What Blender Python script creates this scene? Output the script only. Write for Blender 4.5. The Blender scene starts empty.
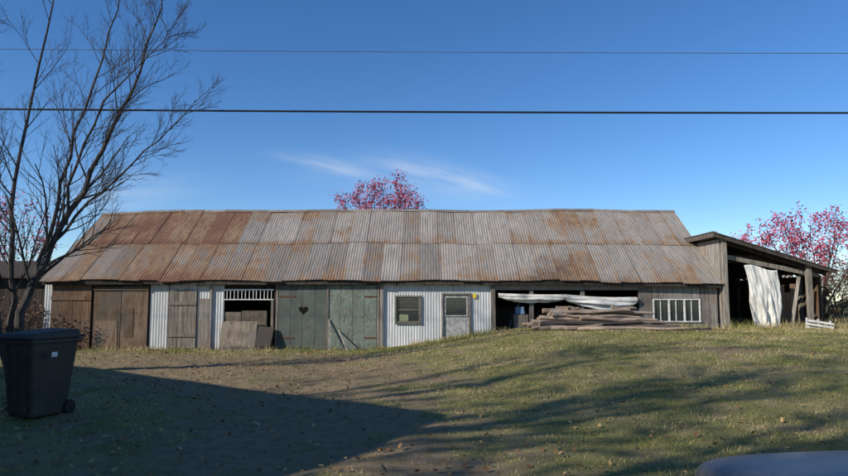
import bpy, math, random
import numpy as np
from mathutils import Vector, Matrix
random.seed(7); rng=np.random.default_rng(7)
scn=bpy.context.scene
scn.view_settings.view_transform='Standard'; scn.view_settings.look='None'; scn.view_settings.exposure=0

SUN_EL=27.5; SUNH=(0.866,0.50)   # horizontal travel direction of light

# ---------------------------------------------------------------- helpers
def link(o,parent=None):
    scn.collection.objects.link(o)
    if parent: o.parent=parent
    return o
def empty(name,loc=(0,0,0)):
    e=bpy.data.objects.new(name,None); e.location=loc; e.empty_display_size=.3
    return link(e)
def np_mesh(name,verts,faces,mat=None,attrs=None,parent=None,smooth=False):
    me=bpy.data.meshes.new(name)
    verts=np.asarray(verts,dtype=np.float32); faces=np.asarray(faces,dtype=np.int32)
    n,k=faces.shape
    me.vertices.add(len(verts)); me.vertices.foreach_set('co',verts.ravel())
    me.loops.add(n*k); me.loops.foreach_set('vertex_index',faces.ravel())
    me.polygons.add(n); me.polygons.foreach_set('loop_start',np.arange(0,n*k,k,dtype=np.int32))
    me.polygons.foreach_set('loop_total',np.full(n,k,dtype=np.int32))
    me.polygons.foreach_set('use_smooth',np.full(n,smooth))
    me.update(calc_edges=True); me.validate()
    for an,av in (attrs or {}).items():
        a=me.attributes.new(an,'FLOAT','POINT'); a.data.foreach_set('value',np.asarray(av,dtype=np.float32))
    if mat: me.materials.append(mat)
    return link(bpy.data.objects.new(name,me),parent)

class MB:
    def __init__(s): s.v=[]; s.f=[]; s.t=[]
    def box(s,x0,x1,y0,y1,z0,z1,tone=1.0,M=None,top=None):
        b=len(s.v)
        c=[(x0,y0,z0),(x1,y0,z0),(x1,y1,z0),(x0,y1,z0),(x0,y0,z1),(x1,y0,z1),(x1,y1,z1),(x0,y1,z1)]
        if M is not None: c=[tuple(M@Vector(p)) for p in c]
        s.v+=c; s.t+=[tone]*8
        s.f+=[[b+i for i in q] for q in ((0,3,2,1),(4,5,6,7),(0,1,5,4),(1,2,6,5),(2,3,7,6),(3,0,4,7))]
    def hexa(s,c,tone=1.0):
        b=len(s.v); s.v+=[tuple(p) for p in c]; s.t+=[tone]*8
        s.f+=[[b+i for i in q] for q in ((0,3,2,1),(4,5,6,7),(0,1,5,4),(1,2,6,5),(2,3,7,6),(3,0,4,7))]
    def poly(s,pts,tone=1.0):
        b=len(s.v); s.v+=[tuple(p) for p in pts]; s.t+=[tone]*len(pts); s.f.append(list(range(b,b+len(pts))))
    def beam(s,p0,p1,w,h,tone=1.0):
        p0=Vector(p0);p1=Vector(p1);d=(p1-p0);L=d.length;d.normalize()
        a=d.cross(Vector((0,0,1))); 
        if a.length<.05:a=Vector((1,0,0))
        a.normalize();b=a.cross(d)
        M=Matrix((a,d,b)).transposed().to_4x4(); M.translation=p0
        s.box(-w/2,w/2,0,L,-h/2,h/2,tone,M)
    def tube(s,pts,rad,n=6,tone=1.0,caps=True,jit=0):
        b0=len(s.v); P=[Vector(p) for p in pts]; m=len(P); ref=None
        for i in range(m):
            d=(P[min(i+1,m-1)]-P[max(i-1,0)]).normalized()
            if ref is None:
                ref=d.cross(Vector((0,0,1)))
                if ref.length<.1: ref=d.cross(Vector((1,0,0)))
            ref=(ref-d*ref.dot(d)).normalized(); bb=d.cross(ref)
            for k in range(n):
                a=2*math.pi*k/n; r=rad[i]*(1+jit*random.uniform(-1,1))
                s.v.append(tuple(P[i]+ref*(math.cos(a)*r)+bb*(math.sin(a)*r))); s.t.append(tone)
        for i in range(m-1):
            for k in range(n):
                s.f.append([b0+i*n+k,b0+i*n+(k+1)%n,b0+(i+1)*n+(k+1)%n,b0+(i+1)*n+k])
        if caps:
            s.f.append([b0+k for k in range(n)][::-1]); s.f.append([b0+(m-1)*n+k for k in range(n)])
    def obj(s,name,mat,parent=None,smooth=False,bevel=0):
        me=bpy.data.meshes.new(name); me.from_pydata(s.v,[],s.f); me.update()
        a=me.attributes.new('tone','FLOAT','POINT'); a.data.foreach_set('value',np.array(s.t,dtype=np.float32))
        me.materials.append(mat)
        if smooth: me.polygons.foreach_set('use_smooth',[True]*len(me.polygons))
        o=link(bpy.data.objects.new(name,me),parent)
        if bevel:
            m=o.modifiers.new('b','BEVEL'); m.width=bevel; m.segments=2; m.limit_method='ANGLE'
        return o

def vnoise(x,y,seed=0):
    x=np.asarray(x,float); y=np.asarray(y,float)
    xi=np.floor(x).astype(np.int64); yi=np.floor(y).astype(np.int64); fx=x-xi; fy=y-yi
    fx=fx*fx*(3-2*fx); fy=fy*fy*(3-2*fy)
    def h(a,b):
        n=(a*374761393+b*668265263+seed*1274126177)&0x7fffffff
        n=((n^(n>>13))*1274126177)&0x7fffffff
        return ((n^(n>>16))&0xffff)/65535.0
    return (h(xi,yi)*(1-fx)+h(xi+1,yi)*fx)*(1-fy)+(h(xi,yi+1)*(1-fx)+h(xi+1,yi+1)*fx)*fy
def fbm(x,y,s=0): return .5*vnoise(x,y,s)+.27*vnoise(x*2.1,y*2.1,s+1)+.15*vnoise(x*4.3,y*4.3,s+2)+.08*vnoise(x*9,y*9,s+3)
def sm(t): t=np.clip(t,0,1); return t*t*(3-2*t)

def gz(x,y):
    x=np.asarray(x,float); y=np.asarray(y,float)
    z=.68*sm((x+2.6)/6.8)*sm((y-8.0)/10.0)
    z=z+ (fbm(x*.7,y*.7,5)-.5)*.13*sm((30-y)/8)
    z=z-.35*sm((x-13)/10)*sm((y-8)/10)
    z=z-3.0*sm((y-34)/60)
    return z
def dirt(x,y):
    xr=np.interp(y,[2,6,9,12,15,18,22],[1.2,1.0,.6,.2,-.5,-1.3,-1.5])
    xl=np.interp(y,[2,6,9,12,15,17.5,22],[-3.2,-2.6,-3.0,-5.4,-7.8,-9.5,-11])
    wob=(fbm(x*.6,y*.6,91)-.5)*2.2
    m=sm((xr+wob-x)/2.6+.5)*sm((x-xl+wob)/2.4+.5)
    m=m*sm((20.6-y)/1.6)
    n=fbm(x*1.3,y*1.3,11); n2=fbm(x*4.1,y*3.2,17)
    base=.34*sm((1-x)/3.5)*sm((20-y)/3)+.10
    m=m*.55+base+(n-.5)*1.35+(n2-.5)*1.15
    p=np.exp(-(((x-6.6)/.9)**2+((y-14.2)/.7)**2))*.9
    q=np.exp(-(((x-7.4)/2.2)**2+((y-18.6)/.5)**2))*.6
    return np.clip(m+p*n*1.5+q*n*1.3,0,1)

# ---------------------------------------------------------------- materials
class NT:
    def __init__(s,name,rough=.85,spec=.3,metal=0):
        s.m=bpy.data.materials.new(name); s.m.use_nodes=True; s.t=s.m.node_tree; s.n=s.t.nodes
        s.b=s.n['Principled BSDF']; s.b.inputs['Roughness'].default_value=rough
        s.b.inputs['Specular IOR Level'].default_value=spec; s.b.inputs['Metallic'].default_value=metal
        s.co=s.n.new('ShaderNodeTexCoord').outputs['Object']
    def l(s,a,b): s.t.links.new(a,b)
    def val(s,sock,v):
        if hasattr(v,'links'): s.l(v,sock)
        else: sock.default_value=v if not (isinstance(v,tuple) and len(v)==3 and len(sock.default_value)==4) else (*v,1)
    def noise(s,scale=(1,1,1),sc=1,detail=5,rough=.6,off=(0,0,0)):
        mp=s.n.new('ShaderNodeMapping'); mp.inputs['Scale'].default_value=scale; mp.inputs['Location'].default_value=off
        s.l(s.co,mp.inputs['Vector']); nn=s.n.new('ShaderNodeTexNoise')
        nn.inputs['Scale'].default_value=sc; nn.inputs['Detail'].default_value=detail; nn.inputs['Roughness'].default_value=rough
        s.l(mp.outputs[0],nn.inputs['Vector']); return nn.outputs[0]
    def ramp(s,f,a,b,va=0,vb=1):
        r=s.n.new('ShaderNodeMapRange'); r.interpolation_type='SMOOTHSTEP'
        for i,v in zip(('From Min','From Max','To Min','To Max'),(a,b,va,vb)): r.inputs[i].default_value=v
        s.l(f,r.inputs['Value']); return r.outputs[0]
    def mix(s,f,a,b,mode='MIX'):
        m=s.n.new('ShaderNodeMix'); m.data_type='RGBA'; m.blend_type=mode
        s.val(m.inputs[0],f); s.val(m.inputs[6],a); s.val(m.inputs[7],b); return m.outputs[2]
    def math(s,op,a,b=0.0,clamp=False):
        m=s.n.new('ShaderNodeMath'); m.operation=op; m.use_clamp=clamp
        s.val(m.inputs[0],a); s.val(m.inputs[1],b); return m.outputs[0]
    def attr(s,name):
        a=s.n.new('ShaderNodeAttribute'); a.attribute_name=name; return a.outputs['Fac']
    def scale(s,c,f):
        m=s.n.new('ShaderNodeVectorMath'); m.operation='SCALE'; s.val(m.inputs[0],c); s.val(m.inputs['Scale'],f); return m.outputs[0]
    def bump(s,h,st=.3,d=.02):
        b=s.n.new('ShaderNodeBump'); b.inputs['Strength'].default_value=st; b.inputs['Distance'].default_value=d
        s.l(h,b.inputs['Height']); s.l(b.outputs[0],s.b.inputs['Normal'])
    def col(s,c): s.val(s.b.inputs['Base Color'],c)

def wood(name,c1,c2,c3=None,scale=(14,14,1.0),tone=True,stain=(.04,.03,.022)):
    t=NT(name,.9,.15)
    g=t.noise(scale,1.5,6,.65); big=t.noise((.9,.9,.7),1.3,4,.6,(3,1,5))
    c=t.mix(t.ramp(g,.35,.65),c1,c2)
    if c3: c=t.mix(t.ramp(big,.48,.62),c,c3)
    c=t.mix(t.ramp(t.noise((3,3,.5),1.6,5,.7,(9,2,1)),.55,.75,0,.75),c,stain)
    if tone: c=t.scale(c,t.attr('tone'))
    t.col(c); t.bump(g,.35,.01); return t.m
def plain(name,c,rough=.6,spec=.3,metal=0,var=.15,sc=6):
    t=NT(name,rough,spec,metal); n=t.noise((1,1,1),sc,5,.6)
    t.col(t.scale(t.mix(0.0,c,c),t.ramp(n,.3,.7,1-var,1+var))); return t.m

M_wood_grey=wood('weathered_grey_wood',(.16,.142,.125),(.32,.29,.25),(.22,.175,.14))
M_wood_brown=wood('brown_plywood',(.115,.066,.040),(.22,.14,.088),(.14,.10,.075))
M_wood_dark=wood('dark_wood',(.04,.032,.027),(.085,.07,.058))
M_ply=wood('weathered_plywood',(.14,.112,.088),(.25,.20,.15),(.16,.14,.12),(6,6,2))
M_slide=wood('sliding_door_plywood',(.135,.09,.06),(.23,.16,.11),(.15,.125,.10),(6,6,1.6))
M_door_grey=wood('grey_door_wood',(.14,.125,.10),(.27,.235,.195),(.18,.135,.10))
M_log=wood('log_bark',(.16,.115,.085),(.36,.27,.20),(.22,.18,.145),(1.2,14,14))
M_post=wood('post_wood',(.17,.145,.12),(.33,.29,.24))

def greendoor(name,base,pale,under,k=.0,pk=.0,speck=(.29,.30,.26)):
    t=NT(name,.75,.25)
    n1=t.noise((1,1,.8),16,6,.75); n2=t.noise((1,1,1),2.2,4,.6,(4,4,4)); n3=t.noise((5,5,.7),2.5,5,.7,(1,7,2)); n4=t.noise((1,1,1.3),9,6,.75,(2,8,2))
    c=t.mix(t.ramp(n2,.4,.62),base,pale)
    c=t.mix(t.ramp(n4,.52+pk,.66+pk,0,.75),c,speck)
    c=t.mix(t.ramp(n1,.49+k,.61+k,0,.8),c,under)
    c=t.mix(t.ramp(n3,.56,.7,0,.7),c,(.07,.05,.035))
    c=t.scale(c,t.attr('tone')); t.col(c); t.bump(n1,.3,.008); return t.m
M_green=greendoor('peeling_green_paint',(.092,.115,.10),(.125,.15,.128),(.13,.108,.085),.0,.05)
M_green2=greendoor('faded_green_paint',(.155,.20,.16),(.215,.26,.21),(.16,.13,.09),.0,-.03)

def sheet_metal(name,c1,c2,rustc,bias,kk=(1.7,2.2),rough=.55):
    t=NT(name,rough,.3,.0)
    st=t.noise((7,.8,.8),1.6,6,.7); fine=t.noise((1,1,1),30,4,.7); big=t.noise((.5,.5,.6),1.4,5,.65,(8,2,3))
    sp=t.noise((14,1.6,1.6),1.2,6,.75,(2,9,4))
    c=t.mix(t.ramp(st,.3,.7),c1,c2)
    c=t.mix(t.ramp(sp,.52,.72,0,.45),c,(c1[0]*.62,c1[1]*.58,c1[2]*.55))
    c=t.scale(c,t.attr('tone'))
    r=t.math('ADD',t.attr('rust'),t.math('ADD',t.math('MULTIPLY',t.math('SUBTRACT',st,.5),kk[0]),t.math('MULTIPLY',t.math('SUBTRACT',big,.5),kk[1])))
    r=t.math('ADD',r,t.math('MULTIPLY',t.math('SUBTRACT',fine,.5),.9))
    rc=t.mix(t.ramp(t.noise((2.5,.8,.8),3,6,.7,(5,5,5)),.35,.68),rustc[0],rustc[1])
    rc=t.mix(t.ramp(r,.8,1.25,0,.85),rc,rustc[2])
    c=t.mix(t.ramp(r,bias,bias+.75,0,.93),c,rc)
    t.col(c); return t.m
M_roof=sheet_metal('rusty_corrugated_roofing',(.225,.198,.17),(.39,.35,.30),((.19,.105,.055),(.33,.20,.10),(.165,.068,.036)),.02,(2.4,2.2))
M_wallmetal=sheet_metal('white_corrugated_siding',(.48,.48,.465),(.66,.66,.64),((.22,.16,.10),(.30,.23,.16),(.15,.08,.05)),.36)

M_white=plain('weathered_white_paint',(.68,.67,.62),.6,.3,0,.22,9)
M_tarp=NT('white_tarp',.7,.3); 
_n=M_tarp.noise((1,1,.6),3,5,.7); M_tarp.col(M_tarp.mix(M_tarp.ramp(_n,.4,.75),(.78,.75,.68),(.48,.44,.37))); M_tarp=M_tarp.m
M_glass=NT('dark_window_glass',.08,.6); M_glass.col((.03,.035,.035)); M_glass.bump(M_glass.noise((1,1,1),3,2),.05,.02); M_glass=M_glass.m
M_black=plain('painted_void_dark',(.012,.011,.01),.9,.1)  # near-black that paints in the darkness of the heart opening
M_trim=plain('dull_window_trim',(.15,.15,.115),.7,.3,0,.25,8)
M_reflgreen=plain('olive_reflection',(.26,.28,.16),.8,.2,0,.2,8)  # flat olive for the reflection painted on the small window
M_yellow=plain('yellow_sign_paint',(.70,.52,.05),.5)
M_blue=plain('blue_tub_plastic',(.16,.26,.42),.5)
M_redrust=plain('rusty_iron',(.14,.06,.035),.85,.2,0,.3,14)
M_greymetal=plain('galvanised_metal',(.3,.3,.3),.45,.4,.4)
M_cable=plain('black_cable',(.012,.012,.013),.6)
M_cable2=plain('aluminium_wire',(.09,.10,.12),.5)

# ---------------------------------------------------------------- barn
barn=empty('barn')
EY,EZ,RY,RZ=20.85,2.22,24.7,4.94
XL,XR=-12.1,9.4
def sag(x,t):
    x=np.asarray(x,float)
    s=-.10*sm((-7.5-x)/4.5)*t -.05*np.sin((x+2)*.42)**2*(.4+.6*t)+.02*np.sin(x*1.7)*(1-t)+.010*np.sin(x*2.9+1)*t
    return s+ -.10*sm((x-3)/6.4)*(1-t)
def roofpt(x,t,back=False):
    y=EY+(RY-EY)*t; z=EZ+(RZ-EZ)*t+sag(x,t)
    if back: y=2*RY-y
    return y,z
def make_roof(name,back):
    V=[];F=[];T=[];R=[]
    sl=math.hypot(RY-EY,RZ-EZ); ny=-(RZ-EZ)/sl; nz=(RY-EY)/sl
    if back: ny=-ny
    pitch=.088; spp=6
    rows=[(-.015,.50),(.475,1.0)]
    for ri,(t0,t1) in enumerate(rows):
        x=XL; k=0
        while x<XR-.05:
            w=min(.64+random.uniform(-.05,.05),XR-x)
            if XR-(x+w)<.3: w=XR-x
            ncol=max(4,int(w/pitch*spp)); xs=np.linspace(x,x+w+.03,ncol+1)
            nt=8; ts=np.linspace(t0+(random.uniform(-.010,.007) if ri==0 else random.uniform(-.012,.006)),t1,nt)
            off=.010*((k)%2)+(.014 if ri else 0)+random.uniform(0,.007)
            lift=random.uniform(.01,.03) if random.random()<.2 else 0
            skew=random.uniform(-.012,.012)
            u=(x-XL)/(XR-XL)
            tone=random.uniform(.86,1.12)
            if random.random()<.10: tone*=.76
            rust=-.03+ .52*float(sm((.46-u)/.32))+random.uniform(-.17,.17)
            if ri==0: rust-=.04*float(sm((.25-u)/.2))
            if ri==1 and .02<u<.24: rust+=.34
            if ri==0 and .1<u<.22: rust+=.15
            if ri==1 and .70<u<.97: rust+=.30
            if ri==0 and .62<u<.9: rust+=.18
            if random.random()<.12: rust+=.28
            XX,TT=np.meshgrid(xs,ts)
            yy=EY+(RY-EY)*TT; zz=EZ+(RZ-EZ)*TT+sag(XX,TT)
            h=.008*np.sin(2*np.pi*XX/pitch)+off+lift*(1-(TT-t0)/(t1-t0))*np.abs((XX-x)/w-.5)*2
            XS=XX+skew*(TT-.5)*2
            yy2=yy if not back else 2*RY-yy
            b=len(V); 
            V+=np.stack([XS.ravel(),(yy2+h*ny).ravel(),(zz+h*nz).ravel()],1).tolist()
            T+=[tone]*XX.size
            ex=np.minimum(XX-x,x+w-XX)
            edge=(.42*np.exp(-((TT-t0)/(t1-t0))/(.16 if ri==0 else .07))+.2*np.exp(-(1-(TT-t0)/(t1-t0))/.06)+.30*np.exp(-np.abs(ex)/.03)).ravel()
            R+=(rust+edge).tolist()
            nc=len(xs)
            for i in range(nt-1):
                for j in range(nc-1):
                    q=[b+i*nc+j,b+i*nc+j+1,b+(i+1)*nc+j+1,b+(i+1)*nc+j]
                    F.append(q if not back else q[::-1])
            x+=w; k+=1
    np_mesh(name,V,F,M_roof,{'tone':T,'rust':R},barn,True)
make_roof('roof_front',False); make_roof('roof_back',True)
dk=MB()
N=24; xs=[XL+.06+(XR-XL-.12)*i/N for i in range(N+1)]
for i in range(N):
    a,b=xs[i],xs[i+1]
    for bk in (False,True):
        c=[]
        for dz in (-.11,-.035):
            for (x,t) in ((a,.01),(b,.01),(b,1.0),(a,1.0)):
                y,z=roofpt(x,t,bk); c.append((x,y,float(z)+dz))
        if bk: c=[c[k] for k in (3,2,1,0,7,6,5,4)]
        dk.hexa(c,1)
dk.obj('roof_deck',M_wood_dark,barn)
cap=MB()
for i in range(14):
    a=XL-.02+(XR-XL+.04)*i/14; b=XL-.02+(XR-XL+.04)*(i+1)/14+.02
    jz=random.uniform(-.008,.010)
    for s_ in (-1,1):
        za=RZ+float(sag(a,1))+.05+.004*(i%2)+jz; zb=RZ+float(sag(b,1))+.05+.004*(i%2)+jz*.3
        cap.hexa([(a,RY,za-.012),(b,RY,zb-.012),(b,RY+s_*.13,zb-.100),(a,RY+s_*.13,za-.100),(a,RY,za),(b,RY,zb),(b,RY+s_*.13,zb-.088),(a,RY+s_*.13,za-.088)],random.uniform(.8,1.3))
cap.obj('ridge_cap',M_wood_grey,barn)
fs=MB()
for i in range(6):
    a=XL+.03+(XR-XL-.06)*i/6; b=XL+.03+(XR-XL-.06)*(i+1)/6-.01
    za=EZ+float(sag(a,0))-.035; zb=EZ+float(sag(b,0))-.035
    y0,y1=EY+.015,EY+.05
    fs.hexa([(a,y0,za-.11),(b,y0,zb-.11),(b,y1,zb-.11),(a,y1,za-.11),(a,y0,za),(b,y0,zb),(b,y1,zb),(a,y1,za)],random.uniform(.6,1.3))
x=XL+.4
while x<XR:
    fs.box(x,x+.05,EY+.052,21.16,EZ-.2,EZ-.10+float(sag(x,0)),.8); x+=.9
fs.obj('eave_fascia',M_wood_dark,barn)

def planks(mb,x0,x1,z0,z1,y,w=.16,t=.022,tlo=.75,thi=1.2,ragb=0,ragt=0):
    x=x0
    while x<x1-.02:
        ww=min(w*random.uniform(.8,1.15),x1-x)
        o=random.uniform(0,.008)
        mb.box(x+.004,x+ww-.004,y-t-o,y,z0-random.uniform(0,ragb) if ragb else z0,z1-(random.uniform(0,ragt) if ragt else 0),random.uniform(tlo,thi))
        x+=ww
def corr_panel(name,x0,x1,z0,z1,y,mat=M_wallmetal,rust=-.2,sheetw=.75):
    V=[];F=[];T=[];R=[]; pitch=.088; x=x0;k=0
    while x<x1-.02:
        w=min(sheetw,x1-x); nc=max(4,int(w/pitch*6)); xs=np.linspace(x,x+w,nc+1); zs=np.linspace(z0-random.uniform(0,.06),z1-random.uniform(0,.03),9)
        XX,ZZ=np.meshgrid(xs,zs); YY=y-.012-.007*np.sin(2*np.pi*XX/pitch)-.006*(k%2)
        b=len(V); V+=np.stack([XX.ravel(),YY.ravel(),ZZ.ravel()],1).tolist(); tn=random.uniform(.82,1.1); T+=[tn]*XX.size
        rr=rust+random.uniform(-.12,.12); R+=(rr+.7*np.exp(-(ZZ-z0)/.22)).ravel().tolist()
        for i in range(8):
            for j in range(nc):
                F.append([b+i*(nc+1)+j,b+i*(nc+1)+j+1,b+(i+1)*(nc+1)+j+1,b+(i+1)*(nc+1)+j])
        x+=w;k+=1
    return np_mesh(name,V,F,mat,{'tone':T,'rust':R},barn,True)

WY=21.10
w=MB()
w.box(-12.0,-6.36,WY,WY+.1,-.3,2.2,.7); w.box(-4.78,-1.34,WY,WY+.1,-.3,2.2,.7)
w.box(-1.34,-.86,WY,WY+.1,-.3,2.2,.7); w.box(-.86,-.14,WY,WY+.1,-.3,.86,.7); w.box(-.86,-.14,WY,WY+.1,1.64,2.2,.7)
w.box(-.14,.62,WY,WY+.1,-.3,2.2,.7); w.box(.62,1.42,WY,WY+.1,1.72,2.2,.7); w.box(1.42,2.19,WY,WY+.1,-.3,2.2,.7)
w.box(-6.36,-4.78,WY,WY+.1,1.92,2.2,.7); w.box(-6.36,-4.78,WY,WY+.1,-.3,.3,.7)
w.box(2.19,6.95,WY,WY+.1,1.86,2.2,.7)
w.box(6.95,7.25,WY,WY+.1,0,2.2,.7); w.box(7.25,8.8,WY,WY+.1,0,.86,.7); w.box(7.25,8.8,WY,WY+.1,1.6,2.2,.7); w.box(8.8,9.3,WY,WY+.1,0,2.2,.7)
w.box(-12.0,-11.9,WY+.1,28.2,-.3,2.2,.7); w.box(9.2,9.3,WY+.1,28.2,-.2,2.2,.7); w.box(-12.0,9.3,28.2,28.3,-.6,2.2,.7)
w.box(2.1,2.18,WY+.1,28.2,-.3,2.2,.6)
for gx in (-12.0,9.2):
    c=[(gx,21.2,2.2),(gx+.1,21.2,2.2),(gx+.1,28.2,2.2),(gx,28.2,2.2),(gx,RY-.02,4.72),(gx+.1,RY-.02,4.72),(gx+.1,RY+.02,4.72),(gx,RY+.02,4.72)]
    w.hexa(c,1)
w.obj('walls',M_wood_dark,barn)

corr_panel('siding_corner',-12.08,-11.86,-.1,2.08,WY)
brown=MB(); planks(brown,-11.84,-10.56,-.02,2.04,WY-.02,.32,.03,.75,1.1,.05)
brown.box(-11.84,-10.56,WY-.085,WY-.055,.35,.5,.8); brown.box(-11.84,-10.56,WY-.085,WY-.055,1.55,1.7,.85)
brown.obj('brown_plank_door',M_wood_brown,barn)
d=MB(); d.box(-10.48,-9.62,WY-.06,WY-.02,0,1.98,.75); d.box(-9.60,-8.76,WY-.065,WY-.02,-.02,2.0,.95)
d.box(-10.5,-8.74,WY-.1,WY-.067,1.86,1.94,.6); d.box(-10.40,-9.70,WY-.075,WY-.06,.0,.9,1.1)
d.box(-9.5,-9.2,WY-.078,WY-.065,.4,1.3,.75)
d.obj('plywood_sliding_doors',M_slide,barn,bevel=.004)
corr_panel('siding_panel_a',-8.71,-8.13,0,2.07,WY)
g=MB(); planks(g,-8.10,-7.22,0.05,1.86,WY-.025,.15,.03,.7,1.2,.04)
g.box(-8.10,-7.22,WY-.09,WY-.058,.4,.5,.9); g.box(-8.10,-7.22,WY-.09,WY-.058,1.4,1.5,.9)
g.obj('grey_plank_door',M_door_grey,barn)
corr_panel('siding_over_door',-8.10,-7.22,1.88,2.08,WY)
corr_panel('siding_panel_b',-7.2,-6.36,.05,2.05,WY)
gg=MB(); gg.box(-7.14,-6.82,WY-.055,WY-.03,.0,1.6,1.0); gg.box(-6.8,-6.74,WY-.08,WY-.03,.0,2.0,1.2); gg.obj('grey_side_board',M_wood_grey,barn)
s_=MB(); s_.box(-6.36,-4.78,WY-.06,WY-.0,1.86,1.91,1); s_.box(-6.36,-4.78,WY-.06,WY-.0,1.56,1.59,1)
for i in range(13):
    xx=-6.28+i*.118+random.uniform(-.012,.012); s_.box(xx,xx+.02,WY-.045,WY-.02,1.59,1.86,1)
s_.obj('white_slat_grille',M_white,barn)
s2=MB(); s2.box(-6.36,-5.82,WY+.02,WY+.06,.3,1.18,.9); s2.box(-5.8,-5.0,WY+.02,WY+.05,.3,1.22,.7); s2.box(-4.86,-4.78,WY-.05,WY-.0,.3,1.56,1); s2.obj('half_door',M_ply,barn)
lp=MB()
Mx=Matrix.Translation((-6.38,20.70,-.05))@Matrix.Rotation(math.radians(-17),4,'X')
lp.box(0,1.12,0,.03,0,.98,1.15,Mx)
Mx=Matrix.Translation((-5.3,20.64,-.05))@Matrix.Rotation(math.radians(-20),4,'X')@Matrix.Rotation(math.radians(6),4,'Y')
lp.box(0,.5,0,.025,0,.85,.45,Mx)
lp.obj('leaning_plywood',M_ply,barn)

def gdoor(x0,x1,z0=-.06,z1=2.06):
    m=MB(); n=4; ww=(x1-x0)/n
    for i in range(n):
        m.box(x0+i*ww+.004,x0+(i+1)*ww-.004,WY-.07-random.uniform(0,.006),WY-.03,z0+random.uniform(0,.04),z1-random.uniform(0,.03),random.uniform(.85,1.12))
    return m
gdoor(-4.62,-3.07).obj('green_door_heart_leaf',M_green,barn,bevel=.004)
gdoor(-3.03,-1.50).obj('green_door_faded_leaf',M_green2,barn,bevel=.004)
fr=MB(); fr.box(-4.70,-4.625,WY-.085,WY-.0,-.1,2.1,.8); fr.box(-1.49,-1.42,WY-.085,WY-.0,-.1,2.1,.9); fr.box(-3.075,-3.025,WY-.1,WY-.075,-.05,2.05,.7)
fr.beam((-2.93,20.60,-.05),(-3.0,21.01,.95),.05,.03,1.3); fr.beam((-2.35,20.48,-.02),(-2.68,21.01,.6),.045,.03,1.6)
fr.obj('door_frames_and_props',M_post,barn)
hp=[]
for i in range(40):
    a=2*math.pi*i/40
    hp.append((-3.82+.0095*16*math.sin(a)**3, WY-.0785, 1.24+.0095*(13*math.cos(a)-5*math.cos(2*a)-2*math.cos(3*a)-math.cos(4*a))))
hm=MB(); hm.poly(hp[::-1]); o=hm.obj('heart_cutout_shade',M_black,barn)  # black plate laid on the uncut door, painted darkness of a hole
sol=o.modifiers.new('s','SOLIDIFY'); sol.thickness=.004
hg=MB()
for zz in (.35,1.65):
    hg.box(-4.6,-4.1,WY-.09,WY-.077,zz,zz+.04); hg.box(-1.9,-1.52,WY-.09,WY-.077,zz,zz+.04)
hg.obj('strap_hinges',M_redrust,barn)

corr_panel('siding_main_1',-1.34,-.92,.0,2.08,WY); corr_panel('siding_main_2',-.92,-.08,.0,.80,WY); corr_panel('siding_main_3',-.92,-.08,1.70,2.08,WY)
corr_panel('siding_main_4',-.08,.56,.0,2.08,WY); corr_panel('siding_main_5',.56,1.48,1.78,2.08,WY); corr_panel('siding_main_6',1.48,2.19,.0,2.08,WY)
wn=MB()
def frame(mb,x0,x1,z0,z1,y,t=.05,dep=.06):
    mb.box(x0,x1,y-dep,y,z1-t,z1); mb.box(x0,x1,y-dep-.01,y,z0,z0+t); mb.box(x0,x0+t,y-dep,y,z0+t,z1-t); mb.box(x1-t,x1,y-dep,y,z0+t,z1-t)
frame(wn,-.92,-.08,.80,1.70,WY-.003,.05); wn.obj('window_frame',M_trim,barn,bevel=.004)
wn=MB(); frame(wn,-.86,-.14,.86,1.64,WY-.003,.03,.03); wn.box(-.83,-.17,WY-.03,WY-.005,1.235,1.265); wn.obj('window_sash',M_door_grey,barn)
gl=MB(); gl.box(-.83,-.17,WY+.0,WY+.01,.89,1.61); gl.box(.70,1.35,WY-.02,WY-.012,1.08,1.63); 
for i in range(3): gl.box(7.32+i*.49,7.74+i*.49,WY+.0,WY+.008,.92,1.54)
gl.obj('window_panes',M_glass,barn)
rfl=MB(); rfl.box(-.84,-.5,WY-.008,WY-.002,.9,1.1); rfl.obj('window_reflection',M_reflgreen,barn)  # olive patch over the pane: yellow-green reflection put in as colour
dw=MB(); frame(dw,.56,1.48,.1,1.78,WY-.003,.05,.07); dw.obj('door_frame',M_door_grey,barn)
dw=MB(); dw.box(.62,1.43,WY-.02,WY+.03,.1,1.06,1.0); dw.box(.62,.69,WY-.02,WY+.03,1.06,1.72,1); dw.box(1.36,1.43,WY-.02,WY+.03,1.06,1.72,1); dw.box(.69,1.36,WY-.02,WY+.03,1.64,1.72,1)
dw.box(.72,1.33,WY-.032,WY-.02,.3,.95,1.0)
frame(dw,.66,1.39,1.04,1.67,WY-.02,.04,.02)
dw.obj('entry_door',plain('grey_door_paint',(.38,.37,.34),.7,.2,0,.35,7),barn,bevel=.004)
sg=MB(); sg.box(1.55,1.67,WY-.06,WY-.045,1.62,1.76); sg.obj('yellow_plate',M_yellow,barn)
cp=MB(); cp.box(2.12,2.26,WY-.10,WY-.04,.1,2.1,.6); cp.box(-1.40,-1.30,WY-.09,WY-.04,0,2.1,1.1); cp.obj('corner_posts',M_post,barn)

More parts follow.
